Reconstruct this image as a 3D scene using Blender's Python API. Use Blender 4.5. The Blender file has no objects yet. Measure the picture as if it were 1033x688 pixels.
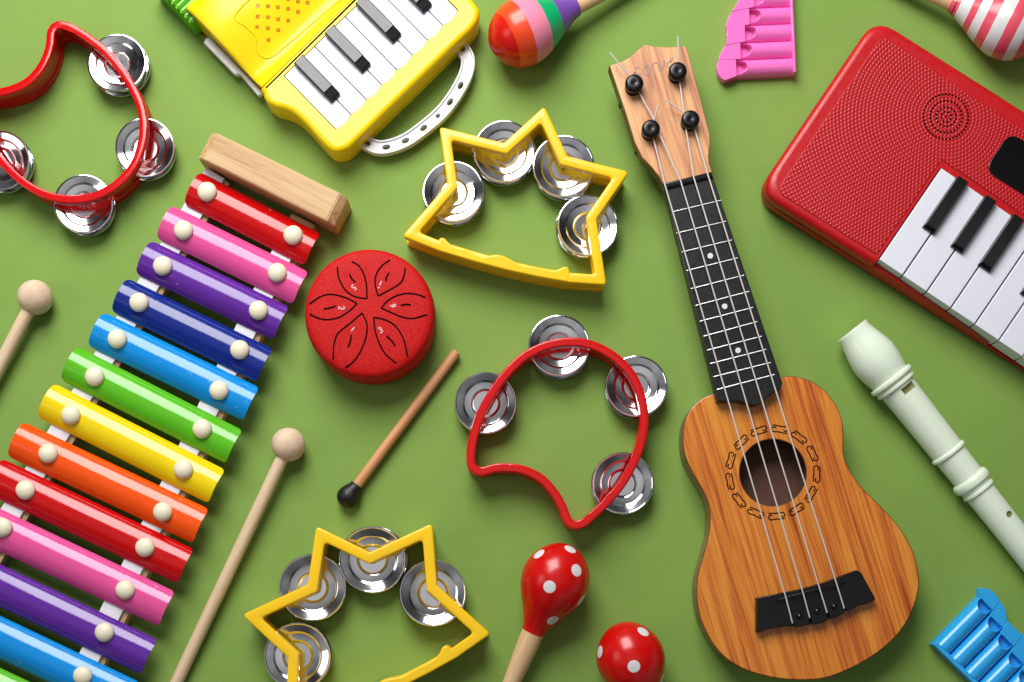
import bpy, bmesh, math, random
from mathutils import Vector, Matrix
random.seed(7)
PI = math.pi
S = 0.00083            # metres per drawing unit (1033 units span the picture at table height)
H = 1380.0             # camera height, drawing units
NX, NY = 500.0, 600.0  # picture point straight below the camera

sc = bpy.context.scene
col = sc.collection

def W(u, v, z=0.0):
    """drawing unit point (u right, v down) seen at height z -> scene position (units)"""
    k = (H - z) / H
    return Vector((NX - 516.5 + (u - NX) * k, 344 - NY - (v - NY) * k, z))

# ------------------------------------------------------------------ materials
MATS = {}
def _m(name):
    m = bpy.data.materials.new(name); m.use_nodes = True
    nt = m.node_tree; b = nt.nodes['Principled BSDF']
    MATS[name] = m
    return m, nt, b
def srgb(r, g, b):
    f = lambda c: (c/255/12.92) if c/255 <= 0.04045 else ((c/255+0.055)/1.055)**2.4
    return (f(r), f(g), f(b), 1)
def N(nt, t, **kw):
    n = nt.nodes.new(t)
    for k, v in kw.items(): setattr(n, k, v)
    return n
def noise(nt, scale, detail=4, rough=.55, vec=None, dist=0):
    n = N(nt, 'ShaderNodeTexNoise'); n.inputs['Scale'].default_value = scale
    n.inputs['Detail'].default_value = detail; n.inputs['Roughness'].default_value = rough
    n.inputs['Distortion'].default_value = dist
    if vec is None:
        tc = N(nt, 'ShaderNodeTexCoord'); vec = tc.outputs['Object']
    nt.links.new(vec, n.inputs['Vector'])
    return n
def ramp(nt, src, stops):
    r = N(nt, 'ShaderNodeValToRGB')
    el = r.color_ramp.elements
    while len(el) < len(stops): el.new(0.5)
    for e, (p, c) in zip(el, stops): e.position = p; e.color = c
    nt.links.new(src, r.inputs['Fac']); return r
def bump(nt, src, strength, dist, b):
    n = N(nt, 'ShaderNodeBump'); n.inputs['Strength'].default_value = strength
    n.inputs['Distance'].default_value = dist
    nt.links.new(src, n.inputs['Height']); nt.links.new(n.outputs['Normal'], b.inputs['Normal']); return n
def mul(c, k): return (min(1, c[0]*k), min(1, c[1]*k), min(1, c[2]*k), 1)

def plastic(name, c, rough=.22, var=.06, bmp=.05, coat=0.0, sss=0.0, spec=.5, bscale=120):
    m, nt, b = _m(name)
    n = noise(nt, 30, 5)
    r = ramp(nt, n.outputs['Fac'], [(.3, mul(c, 1-var)), (.7, mul(c, 1+var))])
    nt.links.new(r.outputs['Color'], b.inputs['Base Color'])
    n2 = noise(nt, 220, 6, .7)
    rr = N(nt, 'ShaderNodeMapRange'); rr.inputs['From Min'].default_value = .35; rr.inputs['From Max'].default_value = .75
    rr.inputs['To Min'].default_value = rough*.8; rr.inputs['To Max'].default_value = rough*1.35
    nt.links.new(n2.outputs['Fac'], rr.inputs['Value']); nt.links.new(rr.outputs['Result'], b.inputs['Roughness'])
    b.inputs['Specular IOR Level'].default_value = spec
    if bmp: 
        n3 = noise(nt, bscale, 3); bump(nt, n3.outputs['Fac'], bmp, .0006, b)
    b.inputs['Coat Weight'].default_value = coat; b.inputs['Coat Roughness'].default_value = .06
    if sss:
        b.inputs['Subsurface Weight'].default_value = sss; b.inputs['Subsurface Radius'].default_value = (1, .9, .7)
        b.inputs['Subsurface Scale'].default_value = .004
    return m

def wood(name, stops, rough=.5, grain=60, stretch=.06, bmp=.15, along='Y', fine=420, coat=0, dist=.6):
    """streaky wood, grain running along the object's own axis"""
    m, nt, b = _m(name)
    tc = N(nt, 'ShaderNodeTexCoord'); mp = N(nt, 'ShaderNodeMapping')
    sc_ = {'X': (stretch, 1, 1), 'Y': (1, stretch, 1), 'Z': (1, 1, stretch)}[along]
    mp.inputs['Scale'].default_value = sc_
    nt.links.new(tc.outputs['Object'], mp.inputs['Vector'])
    n = noise(nt, grain, 6, .6, mp.outputs['Vector'], dist)
    n2 = noise(nt, fine, 4, .6, mp.outputs['Vector'])
    mx = N(nt, 'ShaderNodeMix'); mx.data_type = 'FLOAT'; mx.inputs['Factor'].default_value = .32
    nt.links.new(n.outputs['Fac'], mx.inputs['A']); nt.links.new(n2.outputs['Fac'], mx.inputs['B'])
    r = ramp(nt, mx.outputs['Result'], stops)
    nt.links.new(r.outputs['Color'], b.inputs['Base Color'])
    b.inputs['Roughness'].default_value = rough
    bump(nt, n2.outputs['Fac'], bmp, .0004, b)
    b.inputs['Coat Weight'].default_value = coat; b.inputs['Coat Roughness'].default_value = .12
    return m

def math_(nt, op, a, b_=None, c=None):
    n = N(nt, 'ShaderNodeMath'); n.operation = op
    for i, x in enumerate((a, b_, c)):
        if x is None: continue
        if isinstance(x, (int, float)): n.inputs[i].default_value = x
        else: nt.links.new(x, n.inputs[i])
    return n.outputs[0]

M = {}
M['red_gloss'] = plastic('red_gloss', srgb(205, 8, 12), .14, .04)
M['yellow_frame'] = plastic('yellow_frame', srgb(252, 203, 20), .22, .03)
M['yellow_toy'] = plastic('yellow_toy', srgb(246, 214, 18), .2, .03, .04, bscale=40, spec=.32)
M['amber'] = plastic('amber', srgb(205, 130, 14), .3)
M['bellows_green'] = plastic('bellows_green', srgb(110, 200, 24), .3)
M['white_plastic'] = plastic('white_plastic', srgb(226, 226, 232), .25, .015)
M['key_white'] = plastic('key_white', srgb(228, 230, 240), .3, .012)
M['key_black'] = plastic('key_black', srgb(18, 18, 20), .16, .1, .03)
M['black_plastic'] = plastic('black_plastic', srgb(16, 16, 18), .24, .2, .06, spec=.35)
M['black_rubber'] = plastic('black_rubber', srgb(20, 20, 21), .45, .2, .2)
M['fret_black'] = plastic('fret_black', srgb(24, 24, 26), .38, .2, .08, spec=.4, bscale=300)
M['ink'] = plastic('ink', srgb(28, 16, 10), .7, .1, 0); M['ink'].node_tree.nodes['Principled BSDF'].inputs['Specular IOR Level'].default_value = .05
M['slot_dark'] = plastic('slot_dark', srgb(16, 6, 5), .8, .1, 0); M['slot_dark'].node_tree.nodes['Principled BSDF'].inputs['Specular IOR Level'].default_value = .05
M['digit_white'] = plastic('digit_white', srgb(228, 190, 190), .6, .02, 0)
M['letter_grey'] = plastic('letter_grey', srgb(158, 128, 130), .6, .04, 0)
M['pink_plastic'] = plastic('pink_plastic', srgb(246, 118, 198), .16, .02, .01, coat=.4, sss=.08)
M['blue_plastic'] = plastic('blue_plastic', srgb(44, 170, 240), .18, .02, .012, sss=.1)
M['recorder'] = plastic('recorder', srgb(232, 244, 224), .16, .015, .04, sss=.35)
M['recorder_inner_shade'] = plastic('recorder_inner_shade', srgb(140, 140, 78), .6, .05, 0)  # olive stands in for dim green light coming through the pale plastic
M['felt'] = plastic('felt', srgb(228, 228, 234), .9, .03, .5, bscale=900)
M['pin_cream'] = plastic('pin_cream', srgb(236, 228, 200), .4, .03)
M['red_shell'] = plastic('red_shell', srgb(190, 14, 22), .36, .03, .03, bscale=700)
M['screen_black'] = plastic('screen_black', srgb(6, 6, 7), .08, .05, 0)
M['silver'] = None
for nme, c in dict(bar_red=(196, 6, 10), bar_pink=(224, 82, 150), bar_purple=(94, 40, 150), bar_navy=(18, 40, 130),
                   bar_blue=(10, 140, 220), bar_green=(92, 186, 30), bar_yellow=(240, 210, 6), bar_orange=(246, 84, 8)).items():
    M[nme] = plastic(nme, srgb(*c), .13, .03, .035, bscale=300)

for k_, m_ in M.items():
    if k_.startswith('bar_'):
        nt_ = m_.node_tree; b__ = nt_.nodes['Principled BSDF']; lk = b__.inputs['Base Color'].links[0]; src_ = lk.from_socket
        tc_ = N(nt_, 'ShaderNodeTexCoord'); mp_ = N(nt_, 'ShaderNodeMapping'); mp_.inputs['Scale'].default_value = (.35, 1, 1)
        nt_.links.new(tc_.outputs['Object'], mp_.inputs['Vector'])
        a_ = noise(nt_, 420, 2, .5, mp_.outputs['Vector']); c_ = noise(nt_, 28, 2, .5, mp_.outputs['Vector'])
        f_ = math_(nt_, 'MULTIPLY', math_(nt_, 'GREATER_THAN', a_.outputs['Fac'], .73), math_(nt_, 'GREATER_THAN', c_.outputs['Fac'], .56))
        mx_ = N(nt_, 'ShaderNodeMix'); mx_.data_type = 'RGBA'; [i for i in mx_.inputs if i.type == 'RGBA'][1].default_value = (.75, .7, .68, 1)
        nt_.links.new(math_(nt_, 'MULTIPLY', f_, .4), mx_.inputs['Factor'])
        nt_.links.new(src_, [i for i in mx_.inputs if i.type == 'RGBA'][0]); nt_.links.new([o for o in mx_.outputs if o.type == 'RGBA'][0], b__.inputs['Base Color'])
def steel(name, base, rough, radial=True):
    m, nt, b = _m(name)
    b.inputs['Metallic'].default_value = 1
    n = noise(nt, 160, 6, .7)
    r = ramp(nt, n.outputs['Fac'], [(.3, mul(base, .9)), (.7, base)])
    nt.links.new(r.outputs['Color'], b.inputs['Base Color'])
    b.inputs['Roughness'].default_value = rough
    n3 = noise(nt, 70, 2); bump(nt, n3.outputs['Fac'], .05, .0006, b)
    return m
M['steel'] = steel('steel', (.82, .82, .84, 1), .09)
M['steel_dull'] = steel('steel_dull', (.6, .6, .63, 1), .32)
M['string'] = plastic('string', srgb(214, 208, 206), .35, .03, 0)
M['fret_wire'] = steel('fret_wire', (.8, .8, .8, 1), .3)

tan = lambda r, g, b: srgb(r, g, b)
M['block_wood'] = wood('block_wood', [(.36, srgb(164, 122, 76)), (.5, srgb(206, 168, 120)), (.68, srgb(220, 188, 142))], .6, 110, .05, .2, 'X')
M['rail_wood'] = wood('rail_wood', [(.3, srgb(170, 132, 92)), (.6, srgb(208, 172, 130))], .6, 70, .05, .2, 'Y')
M['ball_wood'] = wood('ball_wood', [(.3, srgb(204, 168, 136)), (.55, srgb(226, 200, 172)), (.75, srgb(234, 214, 190))], .65, 90, .5, .3, 'X', 700)
M['stick_wood'] = wood('stick_wood', [(.3, srgb(204, 172, 134)), (.6, srgb(228, 202, 168))], .6, 120, .05, .2, 'X', 700)
M['beater_wood'] = wood('beater_wood', [(.3, srgb(186, 122, 74)), (.6, srgb(220, 162, 112))], .5, 120, .05, .2, 'X', 700)
M['handle_wood'] = wood('handle_wood', [(.3, srgb(206, 164, 116)), (.6, srgb(228, 192, 146))], .4, 90, .08, .1, 'X', 500)
M['uke_wood'] = wood('uke_wood', [(.34, srgb(140, 56, 12)), (.43, srgb(190, 96, 24)), (.50, srgb(212, 124, 36)), (.59, srgb(224, 146, 52)), (.65, srgb(208, 120, 34)), (.74, srgb(170, 78, 20))],
                     .34, 150, .025, .05, 'Y', 800, .25, .9)
M['uke_side'] = wood('uke_side', [(.3, srgb(120, 98, 62)), (.7, srgb(160, 134, 92))], .45, 60, .1, .05, 'X')
M['uke_inside'] = wood('uke_inside', [(.3, srgb(84, 52, 38)), (.7, srgb(110, 72, 54))], .7, 60, .1, .1, 'Y')
M['uke_edge'] = plastic('uke_edge', srgb(92, 52, 28), .4)
M['head_wood'] = wood('head_wood', [(.36, srgb(166, 100, 70)), (.45, srgb(206, 142, 98)), (.54, srgb(226, 168, 114)), (.68, srgb(232, 184, 126))], .42, 130, .05, .08, 'Y', 600, .1)

# speckled powder coat of the drum
def drum_mat():
    m, nt, b = _m('drum_red')
    n = noise(nt, 1400, 2, .8); n2 = noise(nt, 1800, 2)
    r = ramp(nt, n.outputs['Fac'], [(.36, srgb(158, 2, 6)), (.52, srgb(200, 8, 10)), (.62, srgb(214, 24, 22)), (.72, srgb(240, 96, 88))])
    nt.links.new(r.outputs['Color'], b.inputs['Base Color'])
    b.inputs['Roughness'].default_value = .6; b.inputs['Specular IOR Level'].default_value = .22
    bump(nt, n2.outputs['Fac'], .5, .0004, b)
    return m
M['drum_red'] = drum_mat()

# paper-like green backdrop
def table_mat():
    m, nt, b = _m('green_paper')
    n = noise(nt, 1100, 5, .75); n2 = noise(nt, 9, 4, .6)
    mx = N(nt, 'ShaderNodeMix'); mx.data_type = 'FLOAT'; mx.inputs['Factor'].default_value = .3
    nt.links.new(n.outputs['Fac'], mx.inputs['A']); nt.links.new(n2.outputs['Fac'], mx.inputs['B'])
    r = ramp(nt, mx.outputs['Result'], [(.3, srgb(116, 150, 66)), (.7, srgb(137, 169, 82))])
    nt.links.new(r.outputs['Color'], b.inputs['Base Color'])
    b.inputs['Roughness'].default_value = .75; b.inputs['Specular IOR Level'].default_value = .25
    bump(nt, n.outputs['Fac'], .5, .0003, b)
    return m
M['green_paper'] = table_mat()

def panel_mat(cx, cy, pitch):
    """rows of tiny moulded dimples on rings around the loudspeaker"""
    m, nt, b = _m('red_dimples')
    tc = N(nt, 'ShaderNodeTexCoord'); sp = N(nt, 'ShaderNodeSeparateXYZ'); nt.links.new(tc.outputs['Object'], sp.inputs[0])
    x = math_(nt, 'SUBTRACT', sp.outputs[0], cx); y = math_(nt, 'SUBTRACT', sp.outputs[1], cy)
    r = math_(nt, 'SQRT', math_(nt, 'ADD', math_(nt, 'MULTIPLY', x, x), math_(nt, 'MULTIPLY', y, y)))
    k = math_(nt, 'DIVIDE', r, pitch); ring = math_(nt, 'ROUND', k)
    dr = math_(nt, 'SUBTRACT', k, ring)
    a = math_(nt, 'DIVIDE', math_(nt, 'ARCTAN2', y, x), 2*PI)
    f = math_(nt, 'FRACT', math_(nt, 'ADD', math_(nt, 'MULTIPLY', a, math_(nt, 'MULTIPLY', ring, 6)), 64.0))
    df = math_(nt, 'SUBTRACT', f, .5)
    d = math_(nt, 'SQRT', math_(nt, 'ADD', math_(nt, 'MULTIPLY', dr, dr), math_(nt, 'MULTIPLY', df, df)))
    mr = N(nt, 'ShaderNodeMapRange'); mr.inputs['From Min'].default_value = .20; mr.inputs['From Max'].default_value = .42
    nt.links.new(d, mr.inputs['Value'])
    rr = ramp(nt, mr.outputs['Result'], [(0, srgb(150, 10, 18)), (1, srgb(194, 26, 34))])
    nt.links.new(rr.outputs['Color'], b.inputs['Base Color']); b.inputs['Roughness'].default_value = .34
    bump(nt, mr.outputs['Result'], .45, .0006, b)
    return m

def dots_mat(name, c, cdot, centres, rad):
    m, nt, b = _m(name)
    tc = N(nt, 'ShaderNodeTexCoord')
    acc = None
    for p in centres:
        v = N(nt, 'ShaderNodeVectorMath'); v.operation = 'DISTANCE'
        nt.links.new(tc.outputs['Object'], v.inputs[0]); v.inputs[1].default_value = p
        o = v.outputs['Value']
        acc = o if acc is None else math_(nt, 'MINIMUM', acc, o)
    mr = N(nt, 'ShaderNodeMapRange'); mr.inputs['From Min'].default_value = rad*.94; mr.inputs['From Max'].default_value = rad*1.05
    nt.links.new(acc, mr.inputs['Value'])
    r = ramp(nt, mr.outputs['Result'], [(0, cdot), (1, c)])
    nt.links.new(r.outputs['Color'], b.inputs['Base Color'])
    b.inputs['Roughness'].default_value = .24
    n3 = noise(nt, 60, 3); bump(nt, n3.outputs['Fac'], .08, .0008, b)
    return m

def bands_mat(name, edges, colours, rough=.24):
    """painted bands along the object's own X axis"""
    m, nt, b = _m(name)
    tc = N(nt, 'ShaderNodeTexCoord'); sp = N(nt, 'ShaderNodeSeparateXYZ'); nt.links.new(tc.outputs['Object'], sp.inputs[0])
    n = noise(nt, 120, 2); 
    xx = math_(nt, 'ADD', sp.outputs[0], math_(nt, 'MULTIPLY', math_(nt, 'SUBTRACT', n.outputs['Fac'], .5), .0008))
    mr = N(nt, 'ShaderNodeMapRange'); mr.inputs['From Min'].default_value = 0; mr.inputs['From Max'].default_value = 100*S
    nt.links.new(xx, mr.inputs['Value'])
    r = ramp(nt, mr.outputs['Result'], [(0, colours[0])] + [(e/100, c) for e, c in zip(edges, colours[1:])])
    r.color_ramp.interpolation = 'CONSTANT'
    nt.links.new(r.outputs['Color'], b.inputs['Base Color']); b.inputs['Roughness'].default_value = rough
    n3 = noise(nt, 60, 3); bump(nt, n3.outputs['Fac'], .08, .0008, b)
    return m

# ------------------------------------------------------------------ things and parts
FR = {}
def thing(name, label, cat, org, rot=0.0, group=None):
    """org: position (units, x y), rot: about z. Parts are given in scene units and moved to this frame"""
    o = bpy.data.objects.new(name, None); col.objects.link(o)
    o.empty_display_size = .01
    o.location = (org[0]*S, org[1]*S, 0); o.rotation_euler = (0, 0, rot)
    o['label'] = label; o['category'] = cat
    if group: o['group'] = group
    FR[o.name] = (Matrix.Translation((org[0], org[1], 0)) @ Matrix.Rotation(rot, 4, 'Z')).inverted()
    return o
def root_of(o):
    while o.parent: o = o.parent
    return o
def smooth(me, ang=35):
    for p in me.polygons: p.use_smooth = True
    me.set_sharp_from_angle(angle=math.radians(ang))
def link(name, bm, mat, parent=None, ang=35, fr=None, label=None, mat4=None):
    bmesh.ops.recalc_face_normals(bm, faces=bm.faces)
    me = bpy.data.meshes.new(name)
    f = fr if fr is not None else (FR[root_of(parent).name] if parent else Matrix.Identity(4))
    bm.transform(Matrix.Scale(S, 4) @ f)
    bm.to_mesh(me); bm.free()
    o = bpy.data.objects.new(name, me); col.objects.link(o)
    me.materials.append(mat)
    smooth(me, ang)
    if parent: o.parent = parent
    if label: o['label'] = label
    return o
def cut(o, cutters, fr):
    """real openings: subtract closed bmeshes from object o"""
    tmp = []
    for c in cutters:
        bmesh.ops.recalc_face_normals(c, faces=c.faces)
        me = bpy.data.meshes.new('t'); c.transform(Matrix.Scale(S, 4) @ fr); c.to_mesh(me); c.free()
        k = bpy.data.objects.new('t', me); col.objects.link(k); tmp.append(k)
        k.parent = o.parent
        md = o.modifiers.new('b', 'BOOLEAN'); md.operation = 'DIFFERENCE'; md.object = k; md.solver = 'EXACT'
    bpy.context.view_layer.update()
    dg = bpy.context.evaluated_depsgraph_get()
    me = bpy.data.meshes.new_from_object(o.evaluated_get(dg))
    o.modifiers.clear(); old = o.data; nm = old.name; o.data = me; bpy.data.meshes.remove(old); me.name = nm
    for k in tmp:
        m_ = k.data; bpy.data.objects.remove(k); bpy.data.meshes.remove(m_)
    smooth(me, 30)

# ------------------------------------------------------------------ shapes
def cr(pts, closed=True, step=3.0):
    """Catmull-Rom resample"""
    P = [Vector(p) for p in pts]; n = len(P); out = []
    rng = range(n) if closed else range(n-1)
    for i in rng:
        g = lambda j: P[j % n] if closed else P[max(0, min(n-1, j))]
        a, b, c, d = g(i-1), g(i), g(i+1), g(i+2)
        k = max(1, int((c-b).length/step))
        for q in range(k):
            t = q/k
            out.append(.5*((2*b)+(c-a)*t+(2*a-5*b+4*c-d)*t*t+(3*b-a-3*c+d)*t**3))
    if not closed: out.append(P[-1].copy())
    return out
def area(P): return .5*sum(P[i][0]*P[(i+1) % len(P)][1]-P[(i+1) % len(P)][0]*P[i][1] for i in range(len(P)))
def ccw(P):
    P = [Vector((p[0], p[1])) for p in P]
    return P if area(P) > 0 else P[::-1]
def offset(P, d):
    """miter offset of a closed ccw polygon, d>0 outward"""
    n = len(P); out = []
    for i in range(n):
        a, b, c = P[i-1], P[i], P[(i+1) % n]
        e1 = (b-a).normalized(); e2 = (c-b).normalized()
        n1 = Vector((e1.y, -e1.x)); n2 = Vector((e2.y, -e2.x))
        m = (n1+n2)
        if m.length < 1e-6: m = n1
        m.normalize(); k = max(.35, m.dot(n1))
        out.append(b + m*(d/k))
    return out
def fillet(P, r, k=5):
    n = len(P); out = []
    for i in range(n):
        a, b, c = P[i-1], P[i], P[(i+1) % n]
        e1 = (a-b); e2 = (c-b); l1, l2 = e1.length, e2.length
        e1.normalize(); e2.normalize()
        co = max(-.9999, min(.9999, e1.dot(e2))); th = math.acos(co)
        rr = r[i] if isinstance(r, (list, tuple)) else r
        t = min(rr/math.tan(th/2), .45*l1, .45*l2)
        p1 = b+e1*t; p2 = b+e2*t
        for q in range(k+1):
            s = q/k
            out.append(p1*(1-s)**2 + b*2*s*(1-s) + p2*s*s)
    return out
def rings(bm, RR, closed_u=True, cap0=True, cap1=True, loop=False):
    vs = [[bm.verts.new(p) for p in R] for R in RR]
    n = len(vs[0]); m = len(vs)
    for j in range(m if loop else m-1):
        A, B = vs[j], vs[(j+1) % m]
        for i in range(n if closed_u else n-1):
            bm.faces.new((A[i], A[(i+1) % n], B[(i+1) % n], B[i]))
    if not loop:
        if cap0: bm.faces.new(vs[0][::-1])
        if cap1: bm.faces.new(vs[-1])
def prism(P, z0, z1, r=1.0, rb=0.0, fil=0, bm=None, k=4):
    bm = bm or bmesh.new(); P = ccw(P)
    def ring(d, z):
        Q = offset(P, d) if d else P
        if fil: Q = fillet(Q, fil)
        return [Vector((p[0], p[1], z)) for p in Q]
    RR = []
    if rb:
        RR.append(ring(-rb-.3, z0))
        for q in range(k+1):
            a = PI/2*q/k; RR.append(ring(-rb*(1-math.sin(a)), z0+rb*(1-math.cos(a))))
    else: RR.append(ring(0, z0))
    if r:
        for q in range(k+1):
            a = PI/2*q/k; RR.append(ring(-r*(1-math.cos(a)), z1-r+r*math.sin(a)))
        RR.append(ring(-r-.5, z1))
    else: RR.append(ring(0, z1))
    rings(bm, RR); return bm
def basis(d):
    d = d.normalized(); up = Vector((0, 0, 1))
    if abs(d.z) > .95: up = Vector((0, 1, 0))
    x = d.cross(up).normalized(); y = x.cross(d).normalized(); return d, x, y
def lathe(p0, d, prof, n=48, bm=None, squash=1.0):
    bm = bm or bmesh.new(); d, x, y = basis(Vector(d)); p0 = Vector(p0)
    RR = []
    for s, r in prof:
        r = max(r, .02)
        RR.append([p0+d*s+x*(r*math.cos(2*PI*i/n))+y*(r*squash*math.sin(2*PI*i/n)) for i in range(n)])
    rings(bm, RR); return bm
def tube(path, r, n=10, bm=None, closed=False):
    bm = bm or bmesh.new(); P = [Vector(p) for p in path]; RR = []
    m = len(P)
    for i, p in enumerate(P):
        if closed: t = P[(i+1) % m]-P[i-1]
        else: t = P[min(m-1, i+1)]-P[max(0, i-1)]
        d, x, y = basis(t); rr = r[i] if isinstance(r, list) else r
        RR.append([p+x*(rr*math.cos(2*PI*q/n))+y*(rr*math.sin(2*PI*q/n)) for q in range(n)])
    rings(bm, RR, loop=closed); return bm
def ribbon(path, w, th=.35, bm=None):
    """flat painted or cut line lying on a surface: path of 3-D points"""
    bm = bm or bmesh.new(); P = [Vector(p) for p in path]; m = len(P); RR = []
    for i, p in enumerate(P):
        t = P[min(m-1, i+1)]-P[max(0, i-1)]; t.z = 0
        if t.length < 1e-6: t = Vector((1, 0, 0))
        t.normalize(); s = Vector((-t.y, t.x, 0))*w/2; z = Vector((0, 0, th))
        RR.append([p-s-z, p+s-z, p+s+z*.3, p-s+z*.3])
    rings(bm, RR); return bm
def ball(c, r, bm=None, sz=1.0, n=32, m=18):
    bm = bm or bmesh.new(); c = Vector(c)
    RR = []
    for j in range(m+1):
        a = -PI/2+PI*j/m
        rr = max(.02, r*math.cos(a))
        RR.append([c+Vector((rr*math.cos(2*PI*i/n), rr*math.sin(2*PI*i/n), r*sz*math.sin(a))) for i in range(n)])
    rings(bm, RR); return bm
def cyl(c, r, z0, z1, n=48, bm=None):
    bm = bm or bmesh.new()
    rings(bm, [[Vector((c[0]+r*math.cos(2*PI*i/n), c[1]+r*math.sin(2*PI*i/n), z)) for i in range(n)] for z in (z0, z1)]); return bm
def PW(pts, z): return [W(u, v, z).to_2d() for u, v in pts]
def zs(pts, k, ox, oy): return [(p[0]*k+ox, p[1]*k+oy) for p in pts]

# ------------------------------------------------------------------ table
bm = bmesh.new(); a = 2600
for gx in range(1): 
    vs = [bm.verts.new(p) for p in ((-a, -a, 0), (a, -a, 0), (a, a, 0), (-a, a, 0))]; bm.faces.new(vs)
t = link('tabletop', bm, M['green_paper']); t['kind'] = 'structure'

# ------------------------------------------------------------------ tambourines
JR = 30.0
def cymbal_bm(c, z, flip):
    pr = [(1.5, -.5), (2.4, 0), (7, .05), (12, .1), (12.5, .3), (14.5, 1.0), (15, 1.1), (20.6, 1.5), (21.1, 1.65), (22.6, 2.4), (23.1, 2.55), (28.8, 4.1), (29.5, 4.5), (30.3, 4.4), (30.8, 3.8), (30.8, 3.2)]
    n = 72; RR = []
    sg = -1 if flip else 1
    for r, h in pr:
        RR.append([Vector((c[0]+r*math.cos(2*PI*i/n), c[1]+r*math.sin(2*PI*i/n), z+sg*h)) for i in range(n)])
    for r, h in reversed(pr):
        RR.append([Vector((c[0]+(r-.25)*math.cos(2*PI*i/n), c[1]+(r-.25)*math.sin(2*PI*i/n), z+sg*(h-.7))) for i in range(n)])
    bm = bmesh.new(); rings(bm, RR, loop=True)
    return bm
def frame_bm(P, hw, zt, r=1.6, fil_out=4):
    """wall swept along closed centreline P (ccw)"""
    def sec():
        s = [(hw-.6, 0), (hw-.6, 8), (hw-1.8, 10), (hw-1.8, zt-11), (hw, zt-9.5), (hw, zt-r)]
        for q in range(1, 4):
            a = PI/2*q/3; s.append((hw-r*(1-math.cos(a)), zt-r+r*math.sin(a)))
        return s
    A = sec(); prof = A + [(-d, z) for d, z in reversed(A)]
    RR = []
    for d, z in prof:
        Q = offset(P, d)
        if fil_out: Q = fillet(Q, fil_out)
        RR.append([Vector((p[0], p[1], z)) for p in Q])
    bm = bmesh.new(); rings(bm, RR, loop=True); return bm
ZT = 36.0
def tambourine(name, label, cat, group, P, hw, jings, fmat, fil, org, extra=None):
    t = thing(name, label, cat, org, 0, group); fr = FR[t.name]
    f = link('frame', frame_bm(ccw(P), hw, ZT, 1.6, fil), fmat, t)
    cut(f, [cyl(c, JR+2.6, 9.5, 26.5, 64) for c in jings], fr)
    if extra: extra(t)
    for i, c in enumerate(jings):
        rnd = random.Random(i*3+len(name))
        up = cymbal_bm((c[0], c[1]), 17.5, False)
        ax = Vector((rnd.uniform(-1, 1), rnd.uniform(-1, 1), 0)).normalized()
        rot = Matrix.Translation((c[0], c[1], 15)) @ Matrix.Rotation(math.radians(rnd.uniform(1.5, 4)), 4, ax) @ Matrix.Translation((-c[0], -c[1], -15))
        up.transform(rot)
        j = bpy.data.objects.new('jingle', None); col.objects.link(j); j.parent = t; j.empty_display_size = .005
        link('cymbal', up, M['steel'], j, 14)
        lo = cymbal_bm((c[0]+rnd.uniform(-1, 1), c[1]+rnd.uniform(-1, 1)), 12.5, True)
        link('cymbal', lo, M['steel'], j, 14)
        pin = cyl(c, .9, 8, 28, 12); cyl(c, 2.0, 17.6, 18.3, 16, pin)
        link('pin', pin, M['steel_dull'], j)
    return t
def rigid(src, dst):
    """similarity (rotation, shift, scale) taking src points to dst"""
    n = len(src); ca = sum(src, Vector((0, 0)))/n; cb = sum(dst, Vector((0, 0)))/n
    sx = sum((a-ca).dot(b-cb) for a, b in zip(src, dst)); sy = sum((a-ca).cross(b-cb) if False else ((a-ca).x*(b-cb).y-(a-ca).y*(b-cb).x) for a, b in zip(src, dst))
    th = math.atan2(sy, sx); k = math.hypot(sx, sy)/sum((a-ca).length_squared for a in src)
    return th, k, ca, cb
def copy_tree(o, parent=None):
    c = o.copy(); col.objects.link(c)
    if parent: c.parent = parent
    for ch in [x for x in o.children]: copy_tree(ch, c)
    return c
def place_copy(proto, org, src, dst, label):
    th, k, ca, cb = rigid(src, dst)
    c = copy_tree(proto)
    o = Vector(org); p = o-ca; R = Matrix.Rotation(th, 2); q = cb + (R @ p)*k
    c.location = (q.x*S, q.y*S, 0); c.rotation_euler = (0, 0, th); c.scale = (k, k, k)
    c['label'] = label
    print('copy', proto.name, math.degrees(th), k, [round((cb+(R@(a-ca))*k-b).length, 1) for a, b in zip(src, dst)])
    return c

rim = zs([(100,470),(96,430),(108,370),(130,310),(165,250),(200,205),(245,163),(300,135),(350,124),(400,124),(450,138),(500,168),(540,210),(565,260),(577,310),(578,350),(570,400),(552,450),(520,510),(480,560),(440,600),(405,628),(378,630),(362,612),(350,580),(330,545),(305,515),(280,495),(240,478),(200,472),(160,474),(125,483)], .3634, 440, 300)
P = [p for p in cr([(*W(u, v, ZT).to_2d(), 0) for u, v in rim], True, 4)]
JM = [W(u, v, 20).to_2d() for u, v in ((490, 406.5), (564, 349), (642, 390), (628, 487.5))]
orgM = W(565, 430, 0).to_2d()
tm = tambourine('tambourine', 'red tambourine lying right of the black-tipped drum beater in the middle', 'tambourine', 'red tambourines',
                P, 4.3, JM, M['red_gloss'], 0, orgM)
dst = [W(u, v, 20).to_2d() for u, v in ((118, 62), (148.5, 149), (83.5, 205), (-1, 161))] + [W(57, 27, ZT).to_2d()]
place_copy(tm, orgM, JM + [W(476, 472, ZT).to_2d()], dst, 'red tambourine above the xylophone, cut off by the left edge')

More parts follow.
